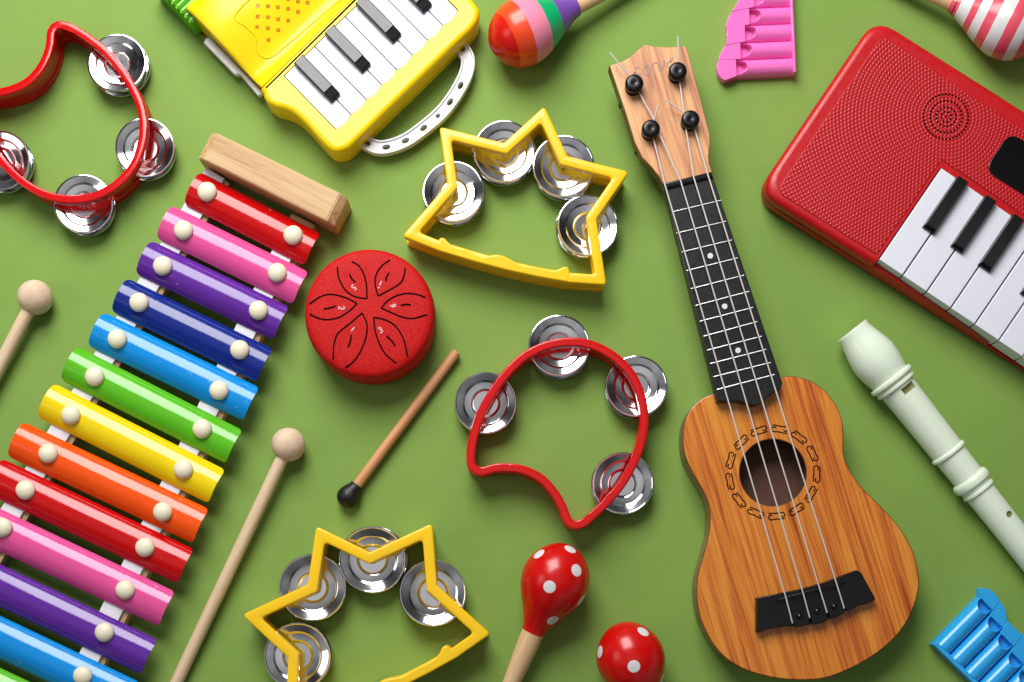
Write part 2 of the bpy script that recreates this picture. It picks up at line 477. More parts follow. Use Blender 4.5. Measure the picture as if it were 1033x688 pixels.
# crown shaped
crown = [(414, 236), (456.5, 187), (449, 134), (510, 149.5), (547.5, 115), (569, 161.5), (626.5, 176), (596.5, 219.5), (606, 282),
         (574, 279.8), (544, 274.6), (512, 267.6), (480, 259), (445, 248.4)]
P = [W(u, v, ZT).to_2d() for u, v in crown]
JY = [W(u, v, 20).to_2d() for u, v in ((457.6, 194), (508.7, 153), (568.5, 168), (592.5, 228))]
orgY = W(530, 200, 0).to_2d()
def grip(t):
    up = [(442.6, 241), (445.5, 239.4), (449, 240.6), (453, 245), (460, 248.8), (469, 250.6), (477, 254), (485, 257.8), (492, 258), (499, 256.6), (507, 257.6), (515, 261.5), (523, 265.7), (532, 268), (541, 269), (549, 271), (557, 272.4), (564, 271.2), (569, 268.8), (572.5, 269.2), (574.5, 273), (575, 277)]
    lo = [(573.3, 284.6), (543.1, 279.4), (510.8, 272.4), (478.6, 263.8), (443.5, 253.2)]
    Q = [Vector((*W(u, v, ZT).to_2d(), 0)) for u, v in up]
    Q = cr(Q, False, 2) + [Vector((*W(u, v, ZT).to_2d(), 0)) for u, v in lo]
    link('grip', prism([q.to_2d() for q in Q], 3, ZT+.35, 1.7), M['yellow_frame'], t)
ty = tambourine('crown_tambourine', 'yellow crown-shaped tambourine beside the ukulele headstock and white handle', 'tambourine', 'yellow crown-shaped tambourines',
                P, 4.9, JY, M['yellow_frame'], 3.4, orgY, grip)
src = JY + [W(u, v, ZT).to_2d() for u, v in ((449, 134), (547.5, 115), (626.5, 176), (606, 281))]
dst = [W(u, v, 20).to_2d() for u, v in ((300, 661), (314, 593), (375, 564), (433, 597))] + [W(u, v, ZT).to_2d() for u, v in ((256, 622.5), (324, 538), (432, 538), (489, 639))]
place_copy(ty, orgY, src, dst, 'yellow crown-shaped tambourine at the bottom edge, between mallet and red maraca')

# ------------------------------------------------------------------ xylophone
rx = -math.radians(26)
og = W(200, 420, 0)
xy = thing('xylophone', 'toy xylophone with rainbow metal bars on wooden rails', 'xylophone', og.to_2d(), rx)
ZB = 21.0
bars = [('red', (194, 190), (313.5, 251)), ('pink', (166, 224), (301.5, 290)), ('purple', (145, 259.5), (282, 325.5)), ('navy', (120.8, 297.5), (265.5, 368)),
        ('blue', (97, 332), (252, 407)), ('green', (70, 366.5), (234.5, 450)), ('yellow', (46.5, 403.7), (217, 490)), ('orange', (16, 443), (201, 530)),
        ('red', (-6, 480), (185.7, 570.6)), ('pink', (-31, 520), (166.7, 613.5)), ('purple', (-57.6, 563), (149, 662)), ('blue', (-84, 603), (131, 705)), ('green', (-111, 643), (113, 749))]
pins = [((208, 192), (295, 236)), ((184, 231), (279, 274)), ((163, 267), (260, 312)), ((139, 304), (241, 352)), ((117, 341), (220, 393)),
        ((94, 379), (203, 432)), ((70, 418), (184, 473)), ((47, 457), (163, 516)), ((24, 494), (145, 552)), ((1, 532), (125, 595)), ((-22, 572), (104, 638)), ((-46, 612), (82, 682)), ((-70, 653), (60, 727))]
def arch_bar(a, b, hw, rise):
    """half-tube metal bar with rounded corners"""
    d = (b-a); L = d.length; d.normalize(); s = Vector((-d.y, d.x, 0))
    R = (hw*hw+rise*rise)/(2*rise); cz = ZB+rise-R
    am = math.asin(hw/R); bm = bmesh.new(); RR = []
    nx = 22; cs = []
    xs = [0, .15, .5, 1.1, 2, 3.2, 5] + [L*q/12 for q in range(1, 12) if 6 < L*q/12 < L-6] + [L-5, L-3.2, L-2, L-1.1, L-.5, L-.15, L]
    def th_at(x):
        e = min(x, L-x); c = 5.0
        if e >= c: return hw
        return hw - c + math.sqrt(max(0, c*c-(c-e)**2))
    for x in xs:
        h = th_at(x); aa = math.asin(h/R); ring = []
        for i in range(nx+1):
            t = -aa+2*aa*i/nx
            ring.append(a+d*x+s*(R*math.sin(t))+Vector((0, 0, cz+R*math.cos(t)-a.z)))
        for i in range(nx, -1, -1):
            t = -aa+2*aa*i/nx
            ring.append(a+d*x+s*((R-2)*math.sin(t))+Vector((0, 0, cz+(R-2)*math.cos(t)-a.z)))
        RR.append(ring)
    rings(bm, RR); return bm
cols = {'red': 'bar_red', 'pink': 'bar_pink', 'purple': 'bar_purple', 'navy': 'bar_navy', 'blue': 'bar_blue', 'green': 'bar_green', 'yellow': 'bar_yellow', 'orange': 'bar_orange'}
for i, ((c, A, B), (p, q)) in enumerate(zip(bars, pins)):
    a, b = W(*A, ZB), W(*B, ZB)
    hw = 18.0+ i*.12; b = b+(b-a).normalized()*2.5
    o = link('bar', arch_bar(a, b, hw, 9.5), M[cols[c]], xy, 40)
    for (u, v) in (p, q):
        w_ = W(u, v, 36); 
        bmm = lathe((w_.x, w_.y, ZB+8.2), (0, 0, 1), [(0, 8.6), (1.0, 9.4), (2.6, 9.6), (4.4, 9.0), (6.2, 7.4), (7.6, 4.8), (8.3, 2.4), (8.5, 0)], 32)
        pn = link('pin_head', bmm, M['pin_cream'], o)
def strip(a, b, w0, w1, z0, z1, r, ext0=0, ext1=0):
    d = (b-a).to_2d(); d.normalize(); s = Vector((-d.y, d.x))
    A = a.to_2d()-d*ext0; B = b.to_2d()+d*ext1
    return prism([A+s*w0, A-s*w0, B-s*w1, B+s*w1], z0, z1, r)
for k in (0, 1):
    a = W(*pins[0][k], 16); b = W(*pins[-1][k], 16)
    sh = Vector((3.0, -1.4, 0))
    link('rail', strip(a+sh, b+sh, 13, 13, 0, 16, .6, 18, 14), M['rail_wood'], xy)
    link('felt_strip', strip(a, b, 10.5, 10.5, 15.8, 19.5, .5, 12 if k else 19, 14), M['felt'], xy)
# end block with chamfered ends
tl, tr, br, bl = [W(u, v, 42).to_2d() for u, v in ((219.5, 134.5), (343, 194.5), (329, 223), (205.5, 161))]
e = (tr-tl).normalized()
bm = bmesh.new()
RR = []
for dx, z in ((0, 0), (0, 34), (8, 42)):
    RR.append([Vector((*(p+e*q*(8-dx)), z)) for p, q in ((tl, -1), (tr, 1), (br, 1), (bl, -1))])
rings(bm, RR)
bmesh.ops.bevel(bm, geom=list(bm.edges), offset=.9, segments=2, affect='EDGES')
link('end_block', bm, M['block_wood'], xy)

# ------------------------------------------------------------------ mallets
def mallet(label, c, e, r, rs, grp):
    p = W(*c, r); q = W(*e, rs+1)
    d = (q-p); ang = math.atan2(d.y, d.x)
    t = thing('xylophone_mallet', label, 'mallet', p.to_2d(), ang, grp)
    pr = [(s, r_) for s, r_ in [(-r+.01, 0)]+[(-r*math.cos(PI*i/24), r*math.sin(PI*i/24)) for i in range(1, 24)]+[(r, 0.02)]]
    link('mallet_head', lathe(p, d, pr, 40), M['ball_wood'], t)
    L = d.length
    link('stick', lathe(p, d, [(r*.6, rs), (L-1, rs), (L, rs-1)], 24), M['stick_wood'], t)
mallet('round-headed wooden mallet beside the left edge, left of the xylophone', (35.5, 300), (-90, 541), 17.2, 6.6, 'round-headed wooden xylophone mallets')
mallet('round-headed wooden mallet between the xylophone and the crown tambourine', (291, 448.5), (160, 727), 16.8, 6.4, 'round-headed wooden xylophone mallets')

# drum beater
p = W(460.5, 355, 7); q = W(358.5, 491.5, 9); d = q-p
t = thing('drum_beater', 'short wooden beater with black rubber tip below the red drum', 'beater', p.to_2d(), math.atan2(d.y, d.x))
L = d.length
link('stick', lathe(p, d, [(0, 4.3), (.8, 5), (L, 5.1)], 24), M['beater_wood'], t)
link('rubber_tip', lathe(p+d.normalized()*(L-3), d, [(0, 6.0), (.6, 6.6), (3, 7.2), (7, 9.3), (12, 11.2), (16, 11.5), (20, 10.4), (23.5, 7.6), (25.5, 4.2), (26.2, 0)], 32), M['black_rubber'], t)

# ------------------------------------------------------------------ tongue drum
ZD = 51.0
dc = W(372, 315, ZD); RD = 66.3*(H-ZD)/H
t = thing('tongue_drum', 'red round steel tongue drum with petal slots and white numbers', 'drum', dc.to_2d())
def zdr(x, y):
    r = math.hypot(x-dc.x, y-dc.y); return ZD-3.2*(r/RD)**2
pr = [(0, RD-7), (1.5, RD-3.5), (4, RD-1.2), (8, RD-.3), (20, RD), (36, RD), (41, RD-.5), (44, RD-1.4), (46, RD-2.8), (47.3, RD-4.8), (48.2, RD-8)]
for i in range(1, 10):
    r = (RD-8)*(1-i/9.5); pr.append((ZD-3.2*(r/RD)**2 - .0, r))
link('shell', lathe((dc.x, dc.y, 0), (0, 0, 1), pr, 96), M['drum_red'], t, 60)
Zk = lambda pts: zs(pts, .218, 300, 240)
def on_drum(pts, up=.25, sm=True):
    Q = [W(u, v, ZD-1.5) for u, v in pts]
    if sm: Q = cr([(a.x, a.y, 0) for a in Q], False, 2)
    return [Vector((a.x, a.y, zdr(a.x, a.y)+up)) for a in Q]
petals = [
 ([(185,132),(188,170),(200,205),(225,245),(265,272),(322,283)], [(322,283),(320,220),(308,170),(285,130),(252,109)], [(242,168),(252,190),(268,206)]),
 ([(428,100),(390,130),(365,170),(360,215),(374,270)], [(374,270),(430,240),(475,210),(492,180),(499,138)], [(424,163),(413,180),(410,202)]),
 ([(592,274),(550,260),(500,258),(450,272),(415,295),(389,326)], [(389,326),(430,345),(490,368),(540,372),(600,353)], [(478,314),(500,308),(526,310)]),
 ([(508,547),(500,500),(485,455),(450,405),(400,378),(354,370)], [(354,370),(360,430),(380,490),(410,540),(456,577)], [(413,455),(435,475),(452,500)]),
 ([(165,562),(170,490),(190,440),(240,400),(300,349)], [(300,349),(322,400),(318,460),(290,530),(255,575),(220,599)], [(250,450),(245,480),(233,507)]),
 ([(55,304),(100,275),(140,262),(180,265),(230,280),(277,305)], [(277,305),(240,340),(190,370),(140,378),(100,372),(56,351)], [(122,328),(150,325),(178,316)])]
for A, B, C in petals:
    bm = ribbon(on_drum(Zk(A)), 1.45); ribbon(on_drum(Zk(B)), 1.45, bm=bm); ribbon(on_drum(Zk(C)), 1.6, bm=bm)
    link('tongue_slot', bm, M['slot_dark'], t)
DG = {'1': [[(.25,.72),(.55,1),(.5,.5),(.48,0)]], '2': [[(.1,.8),(.3,1),(.7,1),(.9,.75),(.75,.45),(.1,0),(.95,0)]],
      '3': [[(.1,.88),(.45,1),(.82,.88),(.8,.65),(.42,.53),(.86,.42),(.88,.15),(.5,0),(.1,.12)]],
      '5': [[(.85,1),(.25,1),(.2,.55),(.6,.62),(.9,.35),(.75,.05),(.4,0),(.1,.12)]],
      '6': [[(.8,.98),(.4,.85),(.15,.45),(.25,.08),(.6,0),(.88,.2),(.8,.45),(.5,.55),(.18,.38)]]}
cz_ = (338, 325)
for dgt, (x, y) in (('5', (262, 230)), ('1', (385, 212)), ('6', (443, 315)), ('3', (385, 428)), ('1', (258, 423)), ('2', (205, 325))):
    up = Vector((cz_[0]-x, cz_[1]-y)).normalized(); rt = Vector((-up.y, up.x)); w, h = 16, 26
    bm = bmesh.new()
    for st in DG[dgt]:
        pts = [Vector((x, y))+rt*((a-.5)*w)+up*((b-.5)*h) for a, b in st]
        ribbon(on_drum(Zk([tuple(p_) for p_ in pts]), .3), 1.05, bm=bm)
    if (x, y) == (385, 212):
        q_ = Vector((x, y))+up*(h*.5+8); w_ = W(*Zk([tuple(q_)])[0], ZD-1.5); cyl((w_.x, w_.y), .8, ZD-2, ZD+.1, 10, bm)
    link('number', bm, M['digit_white'], t)

# ------------------------------------------------------------------ maracas
def hit(u, v, p0, d, prof):
    """first point of a turned solid met by the sight line through (u,v)"""
    z = 80.0
    while z > 0:
        w_ = W(u, v, z); s = (w_-p0).dot(d); r = ((w_-p0)-d*s).length
        for (s0, r0), (s1, r1) in zip(prof, prof[1:]):
            if s0 <= s <= s1:
                if r <= r0+(r1-r0)*(s-s0)/max(1e-6, s1-s0): return w_
        z -= .25
    return None
def maraca(label, grp, centre, back, cd, R, name, prof, hprof, mkmat, zend, hz=33):
    """centre: picture point of the ball centre, back: picture point of the handle end, cd: tip-to-centre distance"""
    c = W(*centre, R); b = W(*back, zend); d = (b-c).normalized(); p0 = c-d*cd
    ang = math.atan2(d.y, d.x)
    prof = [(v_.x, max(v_.y, .02)) for v_ in cr([(s, r, 0) for s, r in prof], False, 1.5)]
    t = thing('maraca', label, 'maraca', p0.to_2d(), ang, grp)
    # parts keep an axis of their own so bands follow the tilt
    M4 = Matrix.Translation(p0) @ Matrix.Rotation(ang, 4, 'Z') @ Matrix.Rotation(-math.asin(d.z), 4, 'Y')
    inv = M4.inverted()
    mat = mkmat(p0, d, prof, inv)
    loc = FR[t.name] @ M4
    for nm, pf, mt in (('shaker_head', prof, mat), ('handle', hprof, M['handle_wood'])):
        o = link(nm, lathe(p0, d, pf, 64), mt, None, 50, fr=inv)
        o.parent = t
        l, q_, s_ = loc.decompose(); o.location = l*S; o.rotation_mode = 'QUATERNION'; o.rotation_quaternion = q_
    return t
egg = [(0, 0), (1.2, 7.5), (4.5, 15), (11, 23), (20, 29.3), (30, 32.8), (38, 33.6), (48, 32.3), (60, 27.6), (72, 20.8), (82, 15.6), (89, 12.6), (94, 11.6)]
hnd = [(93.6, 0), (93.6, 11.2), (110, 10.9), (130, 9.8), (160, 8.2), (190, 8), (215, 9), (228, 9.5), (233, 8), (235, 3), (235.2, 0)]
def dmat(name, pts, r):
    def f(p0, d, prof, inv):
        cs = []
        for u, v in pts:
            h = hit(u, v, p0, d, prof)
            if h is not None: cs.append(tuple((inv @ h)*S))
        # the far side carries dots too
        for a_, s_ in ((200, 30), (250, 60), (300, 25)):
            rr = 30; cs.append((s_*S, rr*math.cos(math.radians(a_))*S, rr*math.sin(math.radians(a_))*S))
        return dots_mat(name, srgb(204, 12, 10), srgb(226, 224, 226), cs, r*S)
    return f
maraca('red white-dotted maraca with its pale handle in view, upper of two', 'red maracas with white dots', (560, 585.5), (497, 733), 38, 33.6, 'maraca', egg, hnd,
       dmat('red_dots', [(543.5, 558.5), (575.5, 553.5), (581.8, 575.2), (554.3, 592), (526.3, 610), (558, 626), (586.6, 606)], 6.1), 9)
maraca('red white-dotted maraca with no handle in view, nearest the ukulele body', 'red maracas with white dots', (635.6, 663), (686, 812), 36, 33.6, 'maraca', egg, hnd,
       dmat('red_dots_lower', [(618, 630), (649, 636.8), (604.6, 657.4), (639.5, 672.3), (668.5, 685), (626, 705)], 6.1), 9)
egg2 = [(0, 0), (1.2, 7), (4, 13), (10, 21.5), (20, 28.5), (31, 31.8), (38, 32), (48, 30.5), (60, 26), (72, 20), (82, 15), (91, 11), (97, 9.6)]
hnd2 = [(96.6, 0), (96.6, 8.6), (110, 8), (130, 7.4), (160, 7.4), (190, 8), (205, 8.5), (209, 7), (210, 0)]
maraca('maraca striped red, orange, pink, green and purple, above the crown tambourine', 'striped maracas', (523.5, 34.5), (668, -36), 31.5, 32, 'maraca', egg2, hnd2,
       lambda p0, d, prof, inv: bands_mat('rainbow_bands', [17, 34, 54, 71], [srgb(206, 24, 12), srgb(232, 74, 34), srgb(240, 138, 168), srgb(14, 172, 108), srgb(122, 76, 172)]), 10)
e_ = [8, 18, 27.6, 38.4, 51, 60.3, 69.6, 76.7, 88, 91.2, 92.2]
pk, wh = srgb(228, 84, 104), srgb(222, 222, 222)
maraca('pink and white striped maraca in the top right corner', 'striped maracas', (1022, 27.5), (868, -36), 32, 32.5, 'maraca', egg2, hnd2,
       lambda p0, d, prof, inv: bands_mat('pink_bands', e_, [wh, pk, wh, pk, wh, pk, wh, pk, wh, pk, srgb(60, 20, 24), pk]), 10)

# ------------------------------------------------------------------ recorder
p0 = W(859, 333, 22); q = W(1059, 586, 17); d = (q-p0).normalized()
t = thing('recorder', 'pale greenish white plastic recorder between red keyboard and ukulele', 'recorder', p0.to_2d(), math.atan2(d.y, d.x))
pr = [(0, 12.5), (.2, 16.6), (1.2, 17.1), (3, 17.0), (8, 17.6), (15, 19.2), (24, 21.6), (34, 23.2), (44, 23.0), (53, 21.5), (60.5, 19.6), (61, 22.2), (62, 23.2), (64.5, 23.4), (66, 22.4), (66.6, 20.6), (68.4, 20.2), (69, 21.2), (71.5, 21.2), (72.3, 19.6), (73.5, 18.2), (78, 17.8), (120, 17), (152.5, 16.4),
      (153, 17.4), (154.5, 18.4), (156.5, 18.4), (157.6, 17.4), (158, 16.0), (186, 15.6), (187, 17.4), (189, 18.8), (192, 19.2), (195, 18.8), (197, 17.2), (198, 15.8), (201, 15.6), (201.6, 16.8), (204, 17.0), (205, 15.8), (206, 14.9), (240, 14.5), (330, 14), (400, 13.6), (404, 13.4), (404.5, 11)]
b_ = link('body', lathe(p0, d, pr, 72), M['recorder'], t, 38)
side = Vector((d.y, -d.x, 0)).normalized()  # to the right of travel
if side.x < 0: side = -side
def pos(s, off, z): 
    v_ = p0+d*s; return Vector((v_.x, v_.y, 0))+side*off+Vector((0, 0, z))
d2 = Vector((d.x, d.y, 0)).normalized()
def rectc(s, off, l, w): 
    c_ = pos(s, off, 0); return [(c_+d2*a*l/2+side*b*w/2).to_2d() for a, b in ((-1, -1), (1, -1), (1, 1), (-1, 1))]
cs = [prism(rectc(79, 3.4, 7, 14.5), 32, 60, 0)]
holes = [(239, 5.5, 3.6), (274, 3.2, 3.9), (306, 3, 4), (340, 3, 4)]
for s, o_, r in holes:
    c_ = pos(s, o_, 0); cs.append(cyl((c_.x, c_.y), r, 26, 50, 28))
cut(b_, cs, FR[t.name])
link('window_ramp', prism(rectc(79, 3.4, 6.9, 14.4), 31.8, 33.2, 0), M['recorder_inner_shade'], t)  # ramp with the greenish inner light put into its colour
for s, o_, r in holes:
    c_ = pos(s, o_, 0); link('finger_hole_shade', cyl((c_.x, c_.y), r-.05, 25.8, 27, 24), M['recorder_inner_shade'], t)  # olive disc closing each hole, inner shade painted as colour

# ------------------------------------------------------------------ pan flutes
def panflute(label, cx, a, p, pitch, n, mat, len0, dl, ml0, tabs, endw=3.0):
    """cx: picture point at the closed end of the first tube's outer edge; a: from mouth to closed end; p: across the tubes"""
    ZP = 20.0
    o = W(*cx, 8)
    A = Vector((a[0], -a[1], 0)).normalized(); Q = Vector((p[0], -p[1], 0)); Q = (Q-A*Q.dot(A)).normalized()
    t = thing('pan_flute', label, 'pan flute', o.to_2d(), math.atan2(A.y, A.x), 'toy pan flutes')
    X = lambda s, w, z: o*1 + A*s + Q*w + Vector((0, 0, z-8))
    bm = bmesh.new()
    for i in range(n):
        L = len0-dl*i; w0 = pitch*i+.02; w1 = pitch*(i+1)-.02; wm = (w0+w1)/2; r = pitch*.5
        # tube: half round top, straight sides
        RR = []
        for s in (-L-3+.0, -L, -endw):
            ring = [X(s, w0, 0)]
            for k in range(17):
                an = PI-PI*k/16
                ring.append(X(s, wm+r*math.cos(an)*.995, 5.5+ r*1.05*math.sin(an)))
            ring.append(X(s, w1, 0)); RR.append(ring)
        rings(bm, RR)
        L2 = L+3
        # flat blowing lip
        RR = []
        tl_ = tabs[i] if i < len(tabs) else tabs[-1]; tl2 = tabs[i+1] if i+1 < len(tabs) else tabs[-1]
    body = link('tube_row', bm, mat, t, 40)
    # mouths: scooped openings
    cs = []
    for i in range(n):
        L = len0-dl*i; w = pitch*(i+.5); r = pitch*.40
        D = [X(-L-3.5, w-r, 0), X(-L-3.5, w+r, 0)] + [X(-L-1+ 9*math.cos(an), w+r*math.sin(an), 0) for an in [PI/2-PI*k/12 for k in range(13)]]
        cs.append(prism([v_.to_2d() for v_ in D], 4, 40, 0))
    cut(body, cs, FR[t.name])
    # lip plate: one flat piece with the wavy outer edge, a step at every tube
    for i in range(n):
        L = len0-dl*i+3
        e = [Vector((*W(*q_, 11).to_2d(), 0)) for q_ in tabs[i]]
        poly = [X(-L, pitch*i+.15, 0).to_2d(), X(-L, pitch*(i+1)-.15, 0).to_2d()] + [v_.to_2d() for v_ in e]
        link('blowing_lip', prism(poly, 0, 11.5-.5*(i % 2), .3), mat, t)
    # closed end plate
    pl = [X(-endw, 0, 0).to_2d(), X(0, 0, 0).to_2d(), X(0, pitch*n, 0).to_2d(), X(-endw, pitch*n, 0).to_2d()]
    link('end_plate', prism(pl, 0, 15.5, 1.0), mat, t)
    return t
# pink: tubes run left to right, first tube is the lowest
tp = [[(731,62),(724.6,60.5),(723,66),(724.5,74),(728,79.5),(731.5,81)][::1], [(731.5,46),(729,50),(726.5,55),(724.8,60)], [(733.2,29),(733,35),(734,41),(731.8,45.5)], [(738,12),(734.4,18),(732.8,24),(733.1,28.6)], [(747.5,-5),(745,0),(741,7),(738.4,11.6)], [(750,-22),(750,-14),(748,-6)], [(749,-39),(750,-30),(750,-22)]]
tp[0] = [(724.8,60.5),(723,66),(724.5,74),(728,79.5),(731.5,81)]
panflute('pink plastic pan flute at the top edge, beside the red keyboard', (801.8, 75.5), (1, -.045), (-.045, -1), 17.1, 7, M['pink_plastic'], 56, 5.2, 0, tp)
# blue: tubes run from upper right to lower left
tb = [[(1008.3,605.5),(1002.5,597.5),(997,594.2),(991,593.2),(988.5,594)], [(1016,625.5),(1014.5,616),(1012,611),(1008.8,606)], [(1031.5,640),(1024,634.5),(1016.6,626.3)], [(1048,650),(1040,646),(1032.3,640.5)], [(1060,668),(1055,658),(1048.6,650.5)]]
panflute('light blue plastic pan flute in the bottom right corner', (939.5, 650), (-.70, .715), (.74, .67), 20.0, 5, M['blue_plastic'], 64, 5.6, 0, tb, 4.5)

# ------------------------------------------------------------------ red toy keyboard
def isect(a, b, c, d):
    r = b-a; s = d-c; k = ((c-a).x*s.y-(c-a).y*s.x)/(r.x*s.y-r.y*s.x); return a+r*k
V2 = lambda u, v, z: W(u, v, z).to_2d()
ZK = 36
Lf = (V2(782, 166.5, 24), V2(865, 43.5, 24)); Bt = (V2(796, 217, 24), V2(1036, 369, 24)); Tp = (V2(907, 34.5, 30), V2(1033, 118, 30))
cl_ = isect(*Lf, *Bt); ct_ = isect(*Lf, *Tp)
e1 = (Bt[1]-Bt[0]).normalized()
f1 = cl_+e1*620; f2 = ct_+e1*620
kb = thing('toy_keyboard', 'red electronic toy keyboard with black screen at the right edge', 'toy keyboard', cl_, math.atan2(e1.y, e1.x))
fr = FR[kb.name]
sh = link('casing', prism([cl_, ct_, f2, f1], 7, 27, 6, 0, 24), M['red_shell'], kb)
up_ = link('upper_casing', prism([cl_, ct_, f2, f1], 18, ZK, 7, 0, 24), M['red_shell'], kb)
link('base', prism(offset(ccw([cl_, ct_, f2, f1]), -1.5), 0, 7.2, 0, 1.5, 23), M['black_plastic'], kb)
# keys
k0 = V2(948.5, 170, ZK); kf = V2(886, 262, ZK)
kd = (kf-k0); KL = kd.length; kd.normalize(); kx = Vector((-kd.y, kd.x)); 
if kx.x < 0: kx = -kx
KP = 29.2*(H-ZK)/H
KX = lambda s, l: k0+kx*s+kd*l
nk = 15
cut(sh, [prism([KX(-.6, -.8), KX(nk*KP+.6, -.8), KX(nk*KP+.6, KL+1.2), KX(-.6, KL+1.2)], 12, 60, 0)], fr)
cut(up_, [prism([KX(-.6, -.8), KX(nk*KP+.6, -.8), KX(nk*KP+.6, KL+70), KX(-.6, KL+70)], 10, 60, 0)], fr)
blk = {1, 2, 3, 5, 6, 8, 9, 10, 12, 13}
for i in range(nk):
    link('white_key', prism([KX(i*KP+.75, 0), KX((i+1)*KP-.75, 0), KX((i+1)*KP-.75, KL), KX(i*KP+.75, KL)], 17, ZK+2.5, .9), M['key_white'], kb)
for i in sorted(blk):
    x0 = i*KP+{1: -11.2, 2: -6.4, 3: -2.2, 5: -9.4, 6: -4.0}.get(i, -6.4); x1 = x0+13.2
    bm = bmesh.new(); RR = []
    for d_, z in ((0, ZK), (0, ZK+5.5), (1.2, ZK+9), (1.9, ZK+9.6)):
        RR.append([Vector((*p_, z)) for p_ in (KX(x0+d_, -.3), KX(x1-d_, -.3), KX(x1-d_, 59-d_*2.4), KX(x0+d_, 59-d_*2.4))])
    rings(bm, RR); o = link('black_key', bm, M['key_black'], kb, 20)
# textured panel
pa = [V2(784.5, 190.5, ZK+.6), V2(886, 39.5, ZK+.6)]
far = e1*600
p_top = V2(889.5, 37.5, ZK+.6)
dirp = (V2(1033, 130, ZK)-V2(898, 39.5, ZK)).normalized()
cL, cT = V2(783, 193, ZK), V2(890, 36, ZK)
tF = cT+dirp*500; 
sc_ = lambda l: KX(-3.2, l)
kT = KX(nk*KP+3, -9)
cen = V2(954, 118, ZK); cl3 = fr @ Vector((cen.x, cen.y, 0))
pb = (KX(0, KL-3)-cL).normalized()
pan = [cL, cT, tF, cL+pb*520]
M['red_dimples'] = panel_mat(cl3.x*S, cl3.y*S, 3.6*S)
dp = link('dimpled_panel', prism(fillet(ccw(pan), 9, 8), ZK-1.5, ZK+.9, .6), M['red_dimples'], kb)
cut(dp, [prism([KX(-4.5, -8), KX(nk*KP+80, -8), KX(nk*KP+80, KL+70), KX(-4.5, KL+70)], 10, 60, 0)], fr)
bm = bmesh.new()
for rr, n in ((0, 1), (5, 8), (9.6, 16), (15.6, 28), (22, 40)):
    for i in range(n):
        a_ = 2*PI*i/n+rr; cyl((cen.x+rr*math.cos(a_), cen.y+rr*math.sin(a_)), 1.15, ZK+.5, ZK+1.05, 8, bm)
link('loudspeaker_holes', bm, M['slot_dark'], kb)
# screen
dpt = V2(992.5, 172, ZK); 
DX = lambda s, l: dpt+e1*s+kd*l
link('screen', prism([DX(0, 0), DX(0, -45), DX(95, -45), DX(95, 0)], ZK, ZK+1.8, .6, 0, 12), M['screen_black'], kb)

# ------------------------------------------------------------------ yellow toy accordion with keys
th = math.radians(44.2)
uu = Vector((math.cos(th), math.sin(th))); vv = Vector((math.sin(th), -math.cos(th)))  # scene directions: along the key row, along the keys
ZY = 34
k0 = V2(286.7, 77.3, ZY)
ac = thing('toy_accordion', 'yellow toy accordion with piano keys, green bellows and white handle', 'toy accordion', k0, th)
fr = FR[ac.name]
Y = lambda a, b: k0+uu*a+vv*b
# body behind the keys: section extruded along the key row, closed at the near end
sec = [(-113, 0), (-115, 6), (-115.5, 28), (-115, 36), (-112, 42), (-106, 45.5), (-98, 46.5), (-78, 46), (-62, 44), (-46, 39), (-34, 34.8), (-26, 32.6), (-20, 32.2), (-15, 33.2), (-11, 35.2), (-7.2, 36.3), (-7.0, 0)]
bm = bmesh.new(); RR = []
for uo, f in ((-22.5, .82), (-23.4, .9), (-23.2, .955), (-21.6, .985), (-19, 1.0), (20, 1), (60, 1), (120, 1), (190, 1)):
    RR.append([Vector((*Y(uo, -55+(b+55)*(1 if f == 1 else (.97+.03*f))), z*f if z > 12 else z)) for b, z in sec])
RR[0] = [Vector((*Y(-22.5, -55+(b+55)*.97), min(z, 30) if z > 0 else 0)) for b, z in sec]
rings(bm, RR)
link('body', bm, M['yellow_toy'], ac, 50)
# key housing
kh = [(-19, -9), (-26, -3), (-29.5, 5), (-27.5, 15), (-22, 24), (-18.5, 34), (-17.5, 50), (-18.5, 75), (-16, 88), (-6, 94.5), (6, 95.5), (60, 95.5), (140, 95.5), (166, 95.5), (179, 91), (185, 80), (185, 40), (185, 0), (180, -10), (120, -10), (40, -10)]
kp = cr([(*Y(a, b), 0) for a, b in kh], True, 3)
kp = [p_.to_2d() for p_ in kp]
hs = link('key_housing', prism(kp, 0, ZY+2, 5, 3), M['yellow_toy'], ac, 40)
KW = 21.5*(H-ZY)/H; KLn = 76.2*(H-ZY)/H
def keypoly(i, g):
    a0, a1 = i*KW+g, (i+1)*KW-g
    pts = [Y(a0, 0), Y(a0, KLn-5)]
    for q_ in range(7):
        x = q_/6; pts.append(Y(a0+(a1-a0)*x, KLn-3.2+4.2*math.sin(PI*(.15+.7*x))))
    pts += [Y(a1, KLn-5), Y(a1, 0)]
    return pts
nky = 8
cut(hs, [prism([Y(-.5, -.35), Y(nky*KW+.5, -.35), Y(nky*KW+.5, KLn-4.5), Y(-.5, KLn-4.5)], 24, 60, 0)] + [prism(offset(ccw(keypoly(i, -.05+.04*(i % 2))), .45), 24.5, 60, 0) for i in range(nky)], fr)
for i in range(nky):
    link('white_key', prism(keypoly(i, .45), 22, ZY+1.2, .7), M['key_white'], ac)
